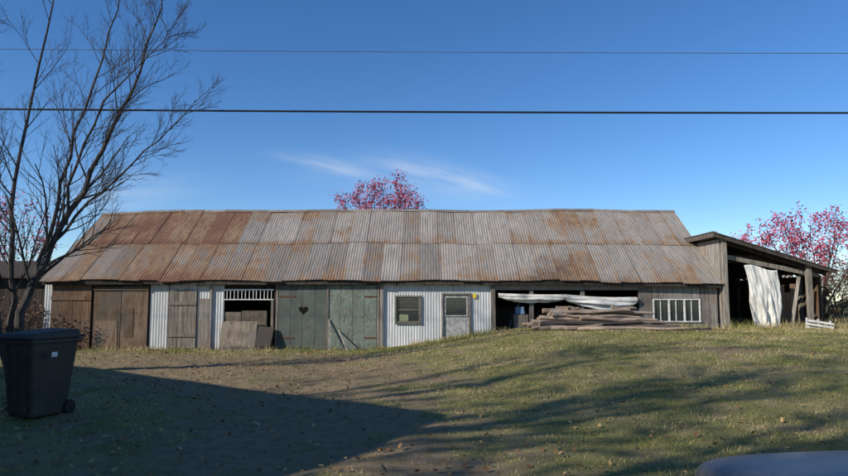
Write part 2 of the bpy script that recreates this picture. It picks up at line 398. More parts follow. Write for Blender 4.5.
ob=MB()
for xx in (3.42,5.05,6.9): ob.box(xx-.06,xx+.06,WY-.02,WY+.1,.0,1.86,.9)
ob.box(2.26,6.95,WY-.05,WY-.004,1.88,2.04,1.0)
planks(ob,5.2,6.9,.4,1.28,WY+.06,.3,.02,.5,.9)
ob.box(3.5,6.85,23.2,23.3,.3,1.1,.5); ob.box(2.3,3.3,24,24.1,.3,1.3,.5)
ob.beam((2.6,21.7,.3),(3.3,22,1.8),.06,.05,.9)
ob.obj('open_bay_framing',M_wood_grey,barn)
bl=MB(); 
bl.hexa([(2.95,21.5,1.1),(3.28,21.5,1.1),(3.3,21.8,1.1),(2.95,21.8,1.1),(2.98,21.52,1.36),(3.25,21.52,1.34),(3.25,21.8,1.34),(2.98,21.8,1.36)]); bl.obj('blue_plastic_tub',M_blue,barn,False,.02)
bl=MB(); bl.box(2.9,3.36,21.45,21.9,.2,1.09,.8); bl.obj('wooden_crate',M_wood_grey,barn)
def draped(name,x0,x1,ztop0,ztop1,drop,sg,ybase,seed,parent):
    nu,nv=120,18; U,Vv=np.meshgrid(np.linspace(0,1,nu+1),np.linspace(0,1,nv+1))
    X=x0+(x1-x0)*U
    zt=ztop0+(ztop1-ztop0)*U-.35*sg*4*U*(1-U)
    zb=zt-drop*(.55+.45*np.sin(U*math.pi)**.6)-sg*.65*4*U*(1-U)+.10*(fbm(U*4,U*0+3,seed+1)-.5)
    Z=zt+(zb-zt)*Vv
    bulge=.12*np.sin(Vv*math.pi*.85+.1)
    folds=.045*np.sin((Vv*2.2+np.sin(U*math.pi)*.8+.4*fbm(U*3,Vv*1,seed))*math.pi*2)*np.sin(U*math.pi)**.5+(fbm(X*1.8,Z*7,seed+2)-.5)*.08
    Y=ybase-bulge-folds*np.sin(Vv*math.pi*.9+.1)
    V=np.stack([X.ravel(),Y.ravel(),Z.ravel()],1); idx=np.arange(V.shape[0]).reshape(X.shape)
    F=np.stack([idx[:-1,:-1],idx[1:,:-1],idx[1:,1:],idx[:-1,1:]],-1).reshape(-1,4)
    o=np_mesh(name,V,F,M_tarp,None,parent,True); sd=o.modifiers.new('s','SOLIDIFY'); sd.thickness=.008; return o
draped('draped_white_sheet',2.36,4.55,1.78,1.74,.24,.05,WY-.06,3,barn); draped('draped_white_sheet_end',4.50,6.75,1.74,1.66,.34,.11,WY-.06,13,barn)
frw=MB()
frame(frw,7.27,8.78,.86,1.6,WY-.003,.04,.05)
for i in (1,2): frw.box(7.27+i*.49+.0,7.27+i*.49+.05,WY-.05,WY-.003,.90,1.56)
for i in range(3): frw.box(7.32+i*.49+.19,7.32+i*.49+.208,WY-.03,WY-.003,.90,1.56)
frw.obj('white_window_band',M_white,barn)
rp=MB(); planks(rp,6.97,7.26,.3,2.05,WY,.14); planks(rp,8.79,9.33,.2,2.06,WY,.13); planks(rp,7.26,8.79,.25,.85,WY,.2); planks(rp,7.26,8.79,1.61,2.05,WY,.2)
rp.obj('grey_plank_siding',M_wood_grey,barn)

# ---------------------------------------------------------------- lean-to shed on the right
shed=empty('lean_to_shed')
sw=MB()
y=21.0
while y<27.5:
    wd=random.uniform(.13,.19)
    sw.box(9.42,9.45+random.uniform(0,.008),y+.004,y+wd-.004,.1,3.50,random.uniform(.9,1.4)); y+=wd
sw.obj('plank_side_wall',M_wood_grey,shed)
rf=MB()
def shz(x): return 3.66-(x-9.2)*(3.66-2.48)/(12.95-9.2)
for i in range(20):
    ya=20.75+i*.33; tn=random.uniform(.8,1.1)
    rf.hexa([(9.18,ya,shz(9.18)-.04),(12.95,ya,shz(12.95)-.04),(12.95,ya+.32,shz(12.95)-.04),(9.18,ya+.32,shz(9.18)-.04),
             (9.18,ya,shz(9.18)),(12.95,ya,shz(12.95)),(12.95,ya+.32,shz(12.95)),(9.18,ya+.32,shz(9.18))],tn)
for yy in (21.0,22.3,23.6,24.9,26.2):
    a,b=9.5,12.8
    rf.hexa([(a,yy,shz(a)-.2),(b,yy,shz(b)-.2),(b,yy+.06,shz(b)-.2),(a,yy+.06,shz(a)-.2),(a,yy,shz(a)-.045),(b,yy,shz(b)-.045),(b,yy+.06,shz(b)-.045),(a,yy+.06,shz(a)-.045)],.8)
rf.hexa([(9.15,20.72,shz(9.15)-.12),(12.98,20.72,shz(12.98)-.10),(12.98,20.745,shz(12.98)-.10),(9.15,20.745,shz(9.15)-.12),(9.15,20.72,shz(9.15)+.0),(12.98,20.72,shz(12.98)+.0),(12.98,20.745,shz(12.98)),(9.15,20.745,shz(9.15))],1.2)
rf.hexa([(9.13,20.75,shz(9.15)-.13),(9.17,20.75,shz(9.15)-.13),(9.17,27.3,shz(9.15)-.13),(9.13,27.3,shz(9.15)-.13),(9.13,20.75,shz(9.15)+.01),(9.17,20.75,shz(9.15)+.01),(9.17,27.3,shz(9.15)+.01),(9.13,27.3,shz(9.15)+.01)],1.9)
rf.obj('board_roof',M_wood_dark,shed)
rs=MB()
rs.hexa([(9.1,20.68,shz(9.1)+.012),(13.02,20.68,shz(13.02)+.012),(13.02,27.4,shz(13.02)+.012),(9.1,27.4,shz(9.1)+.012),(9.1,20.68,shz(9.1)+.03),(13.02,20.68,shz(13.02)+.03),(13.02,27.4,shz(13.02)+.03),(9.1,27.4,shz(9.1)+.03)])
rs.obj('felt_roofing',plain('grey_roofing_felt',(.16,.155,.15),.9,.1),shed)
ps=MB()
for (px,py) in ((9.53,20.92),(12.2,20.95),(12.7,22.3),(12.7,24.5),(12.7,26.7)):
    ps.box(px-.07,px+.07,py-.07,py+.07,.1,shz(px)-.05,random.uniform(.8,1.1))
ps.beam((9.6,21.1,2.95),(12.6,21.1,2.35),.05,.14,.9)
ps.beam((11.7,21.2,.6),(11.95,21.05,2.3),.05,.1,1.3)
ps.obj('posts',M_post,shed)
bw=MB()
x=9.5
while x<12.7:
    wd=random.uniform(.14,.22)
    if random.random()>.06: bw.box(x,x+wd-.01,26.8,26.83,.0,shz(x+wd)-.06,random.uniform(.4,.8))
    x+=wd
planks(bw,11.35,12.12,.35,2.1,21.5,.17,.02,.9,1.6,0,.5)
planks(bw,9.5,11.4,2.75,3.0,21.3,.25,.02,.3,.5)
y=21.2
while y<26.8:
    wd=random.uniform(.15,.25); bw.box(12.72,12.75,y,y+wd-.012,.1,2.35,random.uniform(.6,1.1)); y+=wd
bw.obj('back_boards',M_wood_brown,shed)
nu,nv=44,32; V=[];F=[]
for j in range(nv+1):
    v=j/nv
    for i in range(nu+1):
        u=i/nu
        xl=10.16+.30*v+.04*math.sin(v*7); xr=11.22-.10*v+.12*math.sin(v*3)
        x=xl+(xr-xl)*u; 
        zt=2.66-.14*u+.05*math.sin(u*6); zb=.50+.10*math.sin(u*4)+.05*math.sin(u*13)
        fo=float(fbm(u*6-v*2,v*2.5,81)-.5)*.30+float(fbm(u*16-v*5,v*5,83)-.5)*.08
        V.append((x,20.95-fo*(.3+.9*v)-.10*v*math.sin(v*3.1),zt+(zb-zt)*v))
for j in range(nv):
    for i in range(nu): F.append([j*(nu+1)+i,(j+1)*(nu+1)+i,(j+1)*(nu+1)+i+1,j*(nu+1)+i+1])
o=np_mesh('hanging_white_tarp',V,F,M_tarp,None,shed,True); sd=o.modifiers.new('s','SOLIDIFY'); sd.thickness=.01
wp=empty('white_slatted_panel')
pl=MB()
for i in range(4):
    zz=.62+i*.11; pl.beam((11.75,20.45,zz-.0),(12.55,20.35,zz-.13),.02,.06)
for k in range(3):
    xx=11.8+k*.34; pl.beam((xx,20.49-k*.04,.45-.02*k),(xx,20.49-k*.04,1.02-.05*k),.02,.06)
pl.obj('slats',M_white,wp)
jk=MB()
for i in range(7): jk.beam((12.2+.1*i,22+.2*i,.3),(12.35+.12*i,21.4,.9+.25*random.random()),.05,.12,random.uniform(.6,1.5))
for i in range(9): jk.box(9.8+.25*i,10.0+.25*i,22.5,23.2,.2,.6+.5*random.random(),random.uniform(.5,1.2))
jk.obj('stored_lumber',M_wood_brown,shed)

# ---------------------------------------------------------------- log pile
lg=empty('log_pile'); lm=MB(); le=MB()
rows=[(9,0),(8,1),(7,2),(6,3),(5,4),(3,5)]
for n,lv in rows:
    for i in range(n):
        r=random.uniform(.042,.07); yy=20.30-(n-1)*.125/2+i*.125; zz=float(gz(5,19.8))+.09+lv*.108
        x0=3.15+random.uniform(-.15,.6)+.16*lv; x1=7.95-random.uniform(0,1.1)-.2*lv
        if random.random()<.22: x1-=random.uniform(.8,2)
        if random.random()<.15: x0+=random.uniform(.5,1.5)
        pts=[];rad=[]
        t0=random.uniform(-.09,.09); t1=random.uniform(-.06,.06)
        for k in range(9):
            u=k/8; pts.append((x0+(x1-x0)*u,yy+.03*math.sin(u*5+i)+t1*(u-.5),zz+.02*math.sin(u*7+i*2)+t0*(u-.5))); rad.append(r*(1.15-.5*u))
        lm.tube(pts,rad,9,random.uniform(.6,1.6),False,.06)
        for (p,rr) in ((pts[0],rad[0]),(pts[-1],rad[-1])):
            le.tube([(p[0]-.004,p[1],p[2]),(p[0]+.004,p[1],p[2])],[rr*.98,rr*.98],9,random.uniform(.8,1.2))
for i in range(5):
    yy=19.70-.12*i; 
    lm.tube([(3.4+.35*i+k*.5,yy+.02*math.sin(k)+.03*k*((i%3)-1),float(gz(3.4+.35*i+k*.5,yy))+.06) for k in range(8)],[.055-.003*k for k in range(8)],8,random.uniform(.8,1.5),True,.05)
lm.obj('logs',M_log,lg,True); le.obj('cut_ends',plain('cut_log_end',(.42,.32,.2),.8,.1,0,.2,20),lg)

# ---------------------------------------------------------------- left shed
ls=empty('wooden_shed'); q=MB()
planks(q,-20,-13.1,-.2,2.3,24.2,.2,.03,.5,1.1)
q.box(-20,-13.1,24.2,27.5,-.2,2.3,.5)
q.obj('walls',M_wood_dark,ls)
q=MB(); q.hexa([(-20.3,23.8,2.35),(-12.6,23.8,2.35),(-12.6,26,3.0),(-20.3,26,3.0),(-20.3,23.8,2.45),(-12.6,23.8,2.45),(-12.6,26,3.1),(-20.3,26,3.1)],1)
q.hexa([(-20.3,26.01,3.0),(-12.6,26.01,3.0),(-12.6,28,2.35),(-20.3,28,2.35),(-20.3,26.01,3.1),(-12.6,26.01,3.1),(-12.6,28,2.45),(-20.3,28,2.45)],1)
q.obj('roof',M_wood_dark,ls)

# ---------------------------------------------------------------- ground
def coords(lo,hi,st,far): 
    a=list(np.arange(lo,hi,st)); s_=st; x=hi
    up=[];dn=[]
    while x<far: up.append(x); s_=min(s_*1.35,40); x+=s_
    s_=st; x=lo-st
    while x>-far: dn.append(x); s_=min(s_*1.35,40); x-=s_
    return np.array(dn[::-1]+a+up)
gx=coords(-14,15,.13,500); gy=coords(3,22,.12,600)
gy=gy[gy>-120]
XX,YY=np.meshgrid(gx,gy); ZZ=gz(XX,YY)+(fbm(XX*4,YY*4,21)-.5)*.035
nx=len(gx); idx=np.arange(XX.size).reshape(XX.shape)
F=np.stack([idx[:-1,:-1],idx[:-1,1:],idx[1:,1:],idx[1:,:-1]],-1).reshape(-1,4)
t=NT('grass_and_dirt_ground',.95,.1)
f1=t.noise((1,1,1),28,6,.75); f2=t.noise((1,1,1),1.1,5,.6,(3,3,3)); f3=t.noise((1,1,1),90,3,.7); f4=t.noise((1,1,1),6,5,.7,(7,1,0))
gc=t.mix(t.ramp(f1,.35,.65),(.135,.135,.046),(.29,.26,.10)); gc=t.mix(t.ramp(f2,.4,.66,0,.75),gc,(.33,.265,.14)); 
gc=t.mix(t.ramp(f4,.5,.7,0,.6),gc,(.15,.155,.05))
dc=t.mix(t.ramp(f3,.35,.65),(.22,.16,.095),(.38,.29,.18)); dc=t.mix(t.ramp(f4,.42,.66,0,.8),dc,(.19,.145,.07)); dc=t.mix(t.ramp(f2,.45,.65,0,.5),dc,(.27,.20,.105))
k=t.math('ADD',t.attr('dirt'),t.math('MULTIPLY',t.math('SUBTRACT',f1,.5),1.1))
t.col(t.mix(t.ramp(k,.3,.8),gc,dc)); t.bump(f1,.8,.035)
M_ground=t.m
np_mesh('ground',np.stack([XX.ravel(),YY.ravel(),ZZ.ravel()],1),F,M_ground,{'dirt':dirt(XX,YY).ravel()},None,True)

t=NT('grass_blades',.7,.2)
a=t.attr('hue'); c=t.mix(t.ramp(a,.0,.5),(.11,.14,.036),(.31,.285,.09)); c=t.mix(t.ramp(a,.5,.95),c,(.48,.37,.20)); t.col(c); M_blade=t.m
def blades(name,n,x0,x1,y0,y1,h0,h1,wid,keep,dry=0):
    x=rng.uniform(x0,x1,n); y=y0+(y1-y0)*rng.uniform(0,1,n)**1.15
    k=rng.uniform(0,1,n)<keep(x,y); x=x[k];y=y[k];n=len(x)
    z=gz(x,y)+(fbm(x*4,y*4,21)-.5)*.035-.01
    h=rng.uniform(h0,h1,n)*(.4+1.1*fbm(x*1.5,y*1.5,31)); a=rng.uniform(0,2*np.pi,n); w=wid*(.6+.08*y)
    lx=rng.normal(0,.5,n)*h; ly=rng.normal(0,.5,n)*h
    V=np.empty((n,3,3)); V[:,0]=np.stack([x-np.cos(a)*w,y-np.sin(a)*w,z],1); V[:,1]=np.stack([x+np.cos(a)*w,y+np.sin(a)*w,z],1); V[:,2]=np.stack([x+lx,y+ly,z+h],1)
    F=np.arange(n*3).reshape(n,3)
    hue=np.clip(rng.normal(.45+dry,.2,n)+(fbm(x*.8,y*.8,41)-.5)*2.0+(fbm(x*2.6,y*2.6,43)-.5)*1.2+.3*dirt(x,y),0,1)
    return np_mesh(name,V.reshape(-1,3),F,M_blade,{'hue':np.repeat(hue,3)})
def kp(x,y): return np.clip(1.02-1.2*dirt(x,y),.05,1)*(np.abs(x)<.68*y+1.2)
blades('grass',300000,-15,15,3.6,21.0,.02,.06,.0042,kp)
def kw(x,y): return (sm((y-20.1)/.9)*(fbm(x*1.2,y*1.2,51)>.42)*.8)*(~((x>-4.6)&(x<-1.5)&(y<20.9)))
blades('weeds',24000,-15,13,19.9,21.0,.05,.22,.004,kw,.14)
def kw2(x,y): return np.clip((fbm(x*.5,y*.5,61)-.25)*3,0,1)*((x>9.4)|(x<-12.2))
blades('tall_grass',50000,-20,24,20.5,28,.12,.38,.005,kw2,.16)

n=13000; x=rng.uniform(-11,13,n); y=3.8+16.5*rng.uniform(0,1,n)**1.3
kk=rng.uniform(0,1,n)<np.clip(.30+.6*sm((.5-x)/4)+.55*(fbm(x*.6,y*.6,71)-.3),0,1); x=x[kk]; y=y[kk]; n=len(x)
z=gz(x,y)+.022+rng.uniform(0,.03,n); s_=rng.uniform(.016,.040,n); a=rng.uniform(0,6.28,n)
u=np.stack([np.cos(a),np.sin(a),rng.normal(0,.35,n)],1)*s_[:,None]; v=np.stack([-np.sin(a),np.cos(a),rng.normal(0,.35,n)],1)*s_[:,None]*.75
P=np.stack([x,y,z],1); V=np.stack([P-u,P+v*.9,P+u,P-v],1).reshape(-1,3)
t=NT('fallen_leaf',.8,.2); a_=t.attr('hue'); c=t.mix(t.ramp(a_,0,.5),(.10,.05,.028),(.28,.15,.06)); c=t.mix(t.ramp(a_,.6,1),c,(.46,.31,.14)); t.col(c)
np_mesh('fallen_leaves',V,np.arange(n*4).reshape(n,4),t.m,{'hue':np.repeat(rng.uniform(0,1,n),4)})

# ---------------------------------------------------------------- trees
M_bark=wood('grey_bark',(.045,.038,.034),(.10,.085,.074),None,(6,6,2),True)
def rv(s): return Vector((random.gauss(0,s),random.gauss(0,s),random.gauss(0,s)))
def grow(mb,tips,p,d,L,r,lv,maxlv,up=.12,spread=.55,dens=1.0):
    n=5 if lv<2 else 4; pts=[Vector(p)]; rad=[r]; d=Vector(d).normalized()
    re=r*.4 if lv<maxlv else r*.35
    for i in range(n):
        d=(d+rv(.12)+Vector((0,0,up*.5))).normalized(); pts.append(pts[-1]+d*(L/n)); rad.append(r+(re-r)*(i+1)/n)
    mb.tube(pts,rad,7 if lv==0 else (5 if lv==1 else 3),random.uniform(.8,1.15),lv==0)
    if lv>=maxlv: tips.append(pts[-1]); tips.append(pts[2]); return
    nc=int(round((random.randint(4,6) if lv<maxlv-1 else random.randint(3,6))*dens))
    for c in range(nc):
        u=.2+.8*(c+random.random())/nc; u=min(u,.999); k=min(n-1,int(u*n)); f=u*n-k; q=pts[k].lerp(pts[min(n,k+1)],f)
        dd=(pts[min(n,k+1)]-pts[k]).normalized(); side=rv(1); side=(side-dd*side.dot(dd)).normalized()
        nd=(dd*(1-.35*spread)+side*spread*random.uniform(.7,1.25)+Vector((0,0,up))).normalized()
        grow(mb,tips,q,nd,L*random.uniform(.45,.68)*(1.15-.45*u),max((rad[k])*.55,.0035),lv+1,maxlv,up,spread,dens)
def smooth_path(ctrl,sub=3):
    C=[Vector(c) for c in ctrl]; out=[]
    for i in range(len(C)-1):
        p0=C[max(i-1,0)];p1=C[i];p2=C[i+1];p3=C[min(i+2,len(C)-1)]
        for k in range(sub):
            t=k/sub; out.append(.5*((2*p1)+(p2-p0)*t+(2*p0-5*p1+4*p2-p3)*t*t+(3*p1-p0-3*p2+p3)*t**3))
    out.append(C[-1]); return out
def stem(mb,tips,ctrl,r0,r1,nb,bl,maxlv=2,start=.2,bias=(0,0,0),spread=.6,dens=1.0):
    P=smooth_path(ctrl); n=len(P); P=[p+rv(.03)*(0 if i==0 else 1) for i,p in enumerate(P)]
    rad=[r0+(r1-r0)*(i/(n-1))**.75 for i in range(n)]
    mb.tube(P,rad,9,1,True,.05)
    for c in range(nb):
        u=start+(1-start)*(c+random.random())/nb; u=min(u,.999); k=min(n-2,int(u*(n-1))); q=P[k].lerp(P[k+1],u*(n-1)-k)
        dd=(P[k+1]-P[k]).normalized(); side=rv(1); side=(side-dd*side.dot(dd)).normalized()
        nd=(dd*.75+side*spread+Vector(bias)).normalized()
        grow(mb,tips,q,nd,bl*random.uniform(.6,1.1)*(1.15-.55*u),max(rad[k]*.40,.009),1,maxlv+1,.10,.55,dens)
tree=empty('bare_tree'); tb=MB(); tips=[]
def TC(L): 
    k=14.0/17.0
    return [(x*k,y*k,1.55+(z-1.55)*k if i or z>1 else (z if z>.3 else -.1)) for i,(x,y,z) in enumerate(L)]
stem(tb,tips,TC([(-10.5,17.0,-.1),(-10.3,17,1.2),(-9.85,17,2.5),(-9.15,17.0,3.85),(-8.5,17.1,5.4),(-7.85,17.1,7.0),(-7.3,17.2,8.9),(-7.0,17.2,10.2)]),.12,.006,24,1.9,2,.2,(.18,0,.1),.6,1.2)
stem(tb,tips,TC([(-10.45,17,-.1),(-10.6,17.1,1.0),(-10.75,17.2,2.6),(-10.9,17.3,4.7),(-10.6,17.4,7.0),(-10.2,17.4,9.6),(-10.0,17.4,11)]),.09,.006,20,1.8,2,.2,(0,0,0),.6,1.2)
stem(tb,tips,TC([(-9.75,17,2.7),(-9.0,16.9,3.7),(-7.9,16.8,4.7),(-6.9,16.8,5.7),(-5.9,16.8,6.8)]),.045,.005,18,1.2,2,.15,(.2,0,.2),.6,1.2)
stem(tb,tips,TC([(-10.2,17,1.4),(-9.9,17.3,3.4),(-9.6,17.5,5.4),(-9.0,17.5,7.4),(-8.5,17.6,9.6),(-8.3,17.6,10.8)]),.06,.006,20,1.7,2,.2,(0,0,0),.6,1.2)
stem(tb,tips,TC([(-10.5,17,.3),(-11.0,16.8,2.2),(-11.5,16.7,4.2),(-11.9,16.7,6.4),(-12.1,16.7,8.8)]),.06,.006,18,1.8,2,.2,(0,0,0),.6,1.2)
stem(tb,tips,TC([(-9.3,17,3.5),(-8.9,16.6,5.0),(-8.1,16.4,6.6),(-7.0,16.4,7.9),(-6.4,16.4,8.6)]),.04,.005,17,1.3,2,.15,(.15,0,.15),.6,1.2)
tb.obj('trunk_and_branches',M_bark,tree)

def leafcloud(name,centers,per,spread,size,cols,parent,flat=.0):
    C=np.array([tuple(c) for c in centers]); C=np.repeat(C,per,axis=0); n=len(C)
    P=C+rng.normal(0,spread,(n,3)); a=rng.normal(0,1,(n,3)); a/=np.linalg.norm(a,axis=1)[:,None]; b=rng.normal(0,1,(n,3)); b-=a*(a*b).sum(1)[:,None]; b/=np.linalg.norm(b,axis=1)[:,None]
    s=rng.uniform(.6,1.3,n)[:,None]*size
    V=np.stack([P-a*s,P+b*s*.6,P+a*s,P-b*s*.6],1).reshape(-1,3)
    t=NT(name+'_mat',.6,.25); h=t.attr('hue'); c=t.mix(t.ramp(h,0,.5),cols[0],cols[1]); c=t.mix(t.ramp(h,.5,1),c,cols[2]); t.col(c)
    return np_mesh(name,V,np.arange(n*4).reshape(n,4),t.m,{'hue':np.repeat(rng.uniform(0,1,n),4)},parent)
REDS=((.28,.03,.065),(.46,.06,.11),(.55,.13,.18))
def redtree(loc,h,w,per=6,seedv=1,name='red_leaved_tree',sz=.06,nst=7,nbr=9):
    random.seed(seedv); e=empty(name); mb=MB(); tp=[]
    x,y,z=loc
    for k in range(nst):
        a=k*2*math.pi/nst+.4; f=random.uniform(.25,1)**.6; ex=w*.5*f*math.cos(a); ey=w*.5*f*math.sin(a); tp_=h*(1-.16*f*f)*random.uniform(.93,1)
        stem(mb,tp,[(x+.05*k-.1,y,z),(x+ex*.25,y+ey*.25,z+tp_*.4),(x+ex*.7,y+ey*.7,z+tp_*.72),(x+ex,y+ey,z+tp_)],.06,.012,nbr,w*.30,1,.4,(0,0,.1))
    mb.obj('branches',M_bark,e); leafcloud('leaves',tp,per,.13,sz,REDS,e); return e
redtree((-1.95,32,-.3),7.75,4.0,7,3,nst=13,nbr=11,sz=.052)
redtree((17.2,29,-.2),5.6,4.4,5,5,nst=9)
redtree((19.8,26,-.2),4.9,4.0,5,8,nst=8)
redtree((15.2,31,-.2),4.9,3.4,5,18)
redtree((-18.4,29,-.2),6.0,4.2,3,11)
random.seed(23)

def shrub(name,cx,cy,w,h,n,seedv):
    random.seed(seedv); e=empty(name); mb=MB(); tp=[]
    for i in range(n):
        px=cx+random.uniform(-w,w)/2; py=cy+random.uniform(-.8,.8)
        grow(mb,tp,(px,py,float(gz(px,py))-.05),(random.gauss(0,.25),random.gauss(0,.2),1),h*random.uniform(.6,1),.018,1,3,.1,.5)
    mb.obj('stems',M_bark,e); leafcloud('leaves',tp,3,.07,.035,((.10,.035,.025),(.16,.07,.035),(.10,.09,.04)),e)
shrub('bramble_shrub',14.6,23.2,3.0,2.0,26,31)
shrub('bramble_shrub',17.5,24.5,3.5,2.2,24,32)
shrub('bramble_shrub',-12.9,20.3,2.2,1.3,16,33)
shrub('bramble_shrub',-15.2,21.5,2.6,1.7,18,34)

random.seed(5)
cs=[]
for i in range(1500):
    a=random.uniform(-1.15,1.15); r=random.uniform(120,170); x=r*math.sin(a); y=r*math.cos(a)
    hh=2.6+2.2*float(vnoise(a*18,1,3)); cs.append((x,y,-3.2+random.random()*hh))
leafcloud('distant_treeline',cs,10,.9,.7,((.02,.03,.015),(.05,.05,.025),(.10,.06,.03)),None)

random.seed(77)
yt=MB(); tp=[]
for k in range(4):
    a=k*1.6; stem(yt,tp,[(0,0,0),(.3*math.cos(a),.3*math.sin(a),3.5),(1.4*math.cos(a),1.4*math.sin(a),8),(2.4*math.cos(a),2.4*math.sin(a),12.5)],.24,.04,11,3.6,1,.3)
ym=yt.obj('trunk_and_branches',M_bark)
yl=leafcloud('leaves',tp,3,.25,.12,((.10,.05,.02),(.2,.12,.04),(.25,.16,.05)),None)
spots=[(-13.6,-4.4,.95,0),(-16.8,-3.0,1.10,1.2),(-19.6,-1.4,1.20,2.5),(-10.0,-5.4,.78,4.0)]
for i,(x,y,s,rz) in enumerate(spots):
    e=empty('yard_tree',(x,y,-.1)); e.scale=(s,s,s); e.rotation_euler=(0,0,rz)
    if i==0: ym.parent=e; yl.parent=e
    else:
        for src in (ym,yl):
            o=bpy.data.objects.new(src.name.split('.')[0],src.data); link(o,e)

# ---------------------------------------------------------------- house to the left (out of frame)
hs=empty('house')
H=4.0; k=H/math.tan(math.radians(SUN_EL))
cx,cy=.35-SUNH[0]*k, 9.15-SUNH[1]*k
e1=Vector((-.786,.618,0)); e2=Vector((-.618,-.786,0))
L1,L2=12.0,8.5
Mh=Matrix.Translation((cx,cy,0))@Matrix(((e2.x,e1.x,0,0),(e2.y,e1.y,0,0),(0,0,1,0),(0,0,0,1)))
hb=MB()
for i in range(19):
    z0=-.3+i*.22; hb.box(.35+.008*(i%2),L2-.35,.35,L1-.35,z0,min(z0+.218,3.84),1,Mh)
hb.obj('clapboard_walls',plain('grey_blue_clapboard',(.22,.23,.24),.7,.2,0,.1,5),hs)
hr=MB(); m_=L2/2; rz=H+m_*.22
for (a,b,za,zb) in ((0,m_,H,rz),(m_,L2,rz,H)):
    hr.hexa([Mh@Vector(p) for p in ((a,0,za-.14),(b,0,zb-.14),(b,L1,zb-.14),(a,L1,za-.14),(a,0,za),(b,0,zb),(b,L1,zb),(a,L1,za))],1)
hr.obj('roof',plain('asphalt_shingles',(.07,.068,.065),.9,.1),hs)
hw=MB()
for yy in (2.5,6,9): hw.box(.30,.36,yy,yy+1.1,1.2,2.5,1,Mh)
hw.obj('windows',M_glass,hs)

# ---------------------------------------------------------------- overhead lines
for px in (-30,32):
    e=empty('utility_pole'); m=MB(); m.tube([(px,15.15,-1),(px,15.15,4),(px,15.15,8.6)],[.16,.14,.11],12); m.box(px-.06,px+.06,14.5,15.8,7.6,7.72); m.obj('pole',M_post,e)
def wire(name,zl,zr,sg_,r,y,mat):
    m=MB(); pts=[]
    for i in range(61):
        u=i/60; pts.append((-30+62*u,y,zl+(zr-zl)*u-sg_*4*u*(1-u)))
    m.tube(pts,[r]*61,6); m.obj(name,mat,None,True)
wire('power_line',6.26,6.00,.22,.023,15.0,M_cable)
wire('telephone_wire',7.66,7.36,.20,.007,14.9,M_cable2)

# ---------------------------------------------------------------- wheelie bin
binp=empty('wheelie_bin',(-5.20,9.05,float(gz(-5.20,9.05))-.01)); binp.rotation_euler=(0,0,math.radians(-20)); binp.scale=(.88,.88,1.05)
M_bin=plain('dark_brown_plastic',(.05,.043,.034),.6,.3,0,.2,5)
b=MB()
w0,w1,d0,d1=.25,.33,.30,.41
b.hexa([(-w0,-d0,.03),(w0,-d0,.03),(w0,d0,.03),(-w0,d0,.03),(-w1,-d1,.98),(w1,-d1,.98),(w1,d1,.98),(-w1,d1,.98)]); b.obj('body',M_bin,binp,False,.035)
b=MB(); b.box(-.36,.36,-.44,.43,.945,1.0); b.obj('rim',M_bin,binp,False,.015)
b=MB(); b.hexa([(-.375,-.47,1.003),(.375,-.47,1.003),(.375,.42,1.003),(-.375,.42,1.003),(-.33,-.42,1.075),(.33,-.42,1.075),(.34,.40,1.115),(-.34,.40,1.115)]); b.obj('lid',M_bin,binp,False,.025)
b=MB(); b.tube([(-.31,.44,.97),(-.31,.52,1.02),(.31,.52,1.02),(.31,.44,.97)],[.016]*4,8); b.box(-.2,.2,-.385,-.36,.12,.16); 
for xx in (-.18,0,.18): b.hexa([(xx-.01,-.345,.2),(xx+.01,-.345,.2),(xx+.01,-.30,.2),(xx-.01,-.30,.2),(xx-.01,-.418,.9),(xx+.01,-.418,.9),(xx+.01,-.38,.9),(xx-.01,-.38,.9)])
b.obj('handle_and_ribs',M_bin,binp)
b=MB()
for sx in (-1,1):
    c=[(sx*.24,.33,.10),(sx*.30,.33,.10)]; b.tube(c,[.1,.1],18)
b.obj('wheels',M_cable,binp,False,.01)
b=MB(); b.box(.318,.322,-.18,-.08,.78,.84); b.obj('label',M_white,binp)
bpy.data.objects['label'].rotation_euler=(0,math.radians(4.8),0); bpy.data.objects['label'].location=(.055,0,.03)

# ---------------------------------------------------------------- parked car
car=empty('parked_car',(1.10,2.16,-.01)); car.rotation_euler=(0,0,math.radians(-3.0))
t=NT('dark_car_paint',.42,.35,.0); t.b.inputs['Coat Weight'].default_value=.25; t.b.inputs['Coat Roughness'].default_value=.25
_d=t.noise((1,1,1),25,5,.7); t.col(t.mix(t.ramp(_d,.4,.7),(.03,.033,.038),(.06,.06,.06))); M_car=t.m
S=[(0.0,.70,.38,.72,.76),(.02,.80,.30,.84,.87),(.10,.86,.24,.885,.93),(.6,.88,.22,.905,.965),(1.05,.885,.2,.92,.985),(1.5,.89,.2,.93,.99),(2.4,.89,.2,.94,1.0),(3.4,.88,.2,.95,1.0),(3.95,.86,.22,.94,1.0),(4.25,.82,.28,.90,.97),(4.36,.74,.36,.78,.84)]
prof=[(-1,0),(-1.0,.5),(-1.0,.90),(-.985,.985),(-.93,1.01),(-.6,1.06),(0,1.08),(.6,1.06),(.93,1.01),(.985,.985),(1.0,.90),(1.0,.5),(1,0)]
V=[];F=[]
for (x,hw_,zb,zs,zt) in S:
    for (a,h) in prof:
        if h<=1.0: z=zb+(zs-zb)*h
        else: z=zs+(zt-zs)*(h-1)/.08
        V.append((x,a*hw_,z))
np_=len(prof)
for i in range(len(S)-1):
    for j in range(np_-1): F.append([i*np_+j,i*np_+j+1,(i+1)*np_+j+1,(i+1)*np_+j])
me=bpy.data.meshes.new('body'); me.from_pydata(V,[],F+[[j for j in range(np_)][::-1],[(len(S)-1)*np_+j for j in range(np_)]]); me.materials.append(M_car)
for p in me.polygons: p.use_smooth=True
o=link(bpy.data.objects.new('body',me),car); sb=o.modifiers.new('s','SUBSURF'); sb.levels=2; sb.render_levels=2
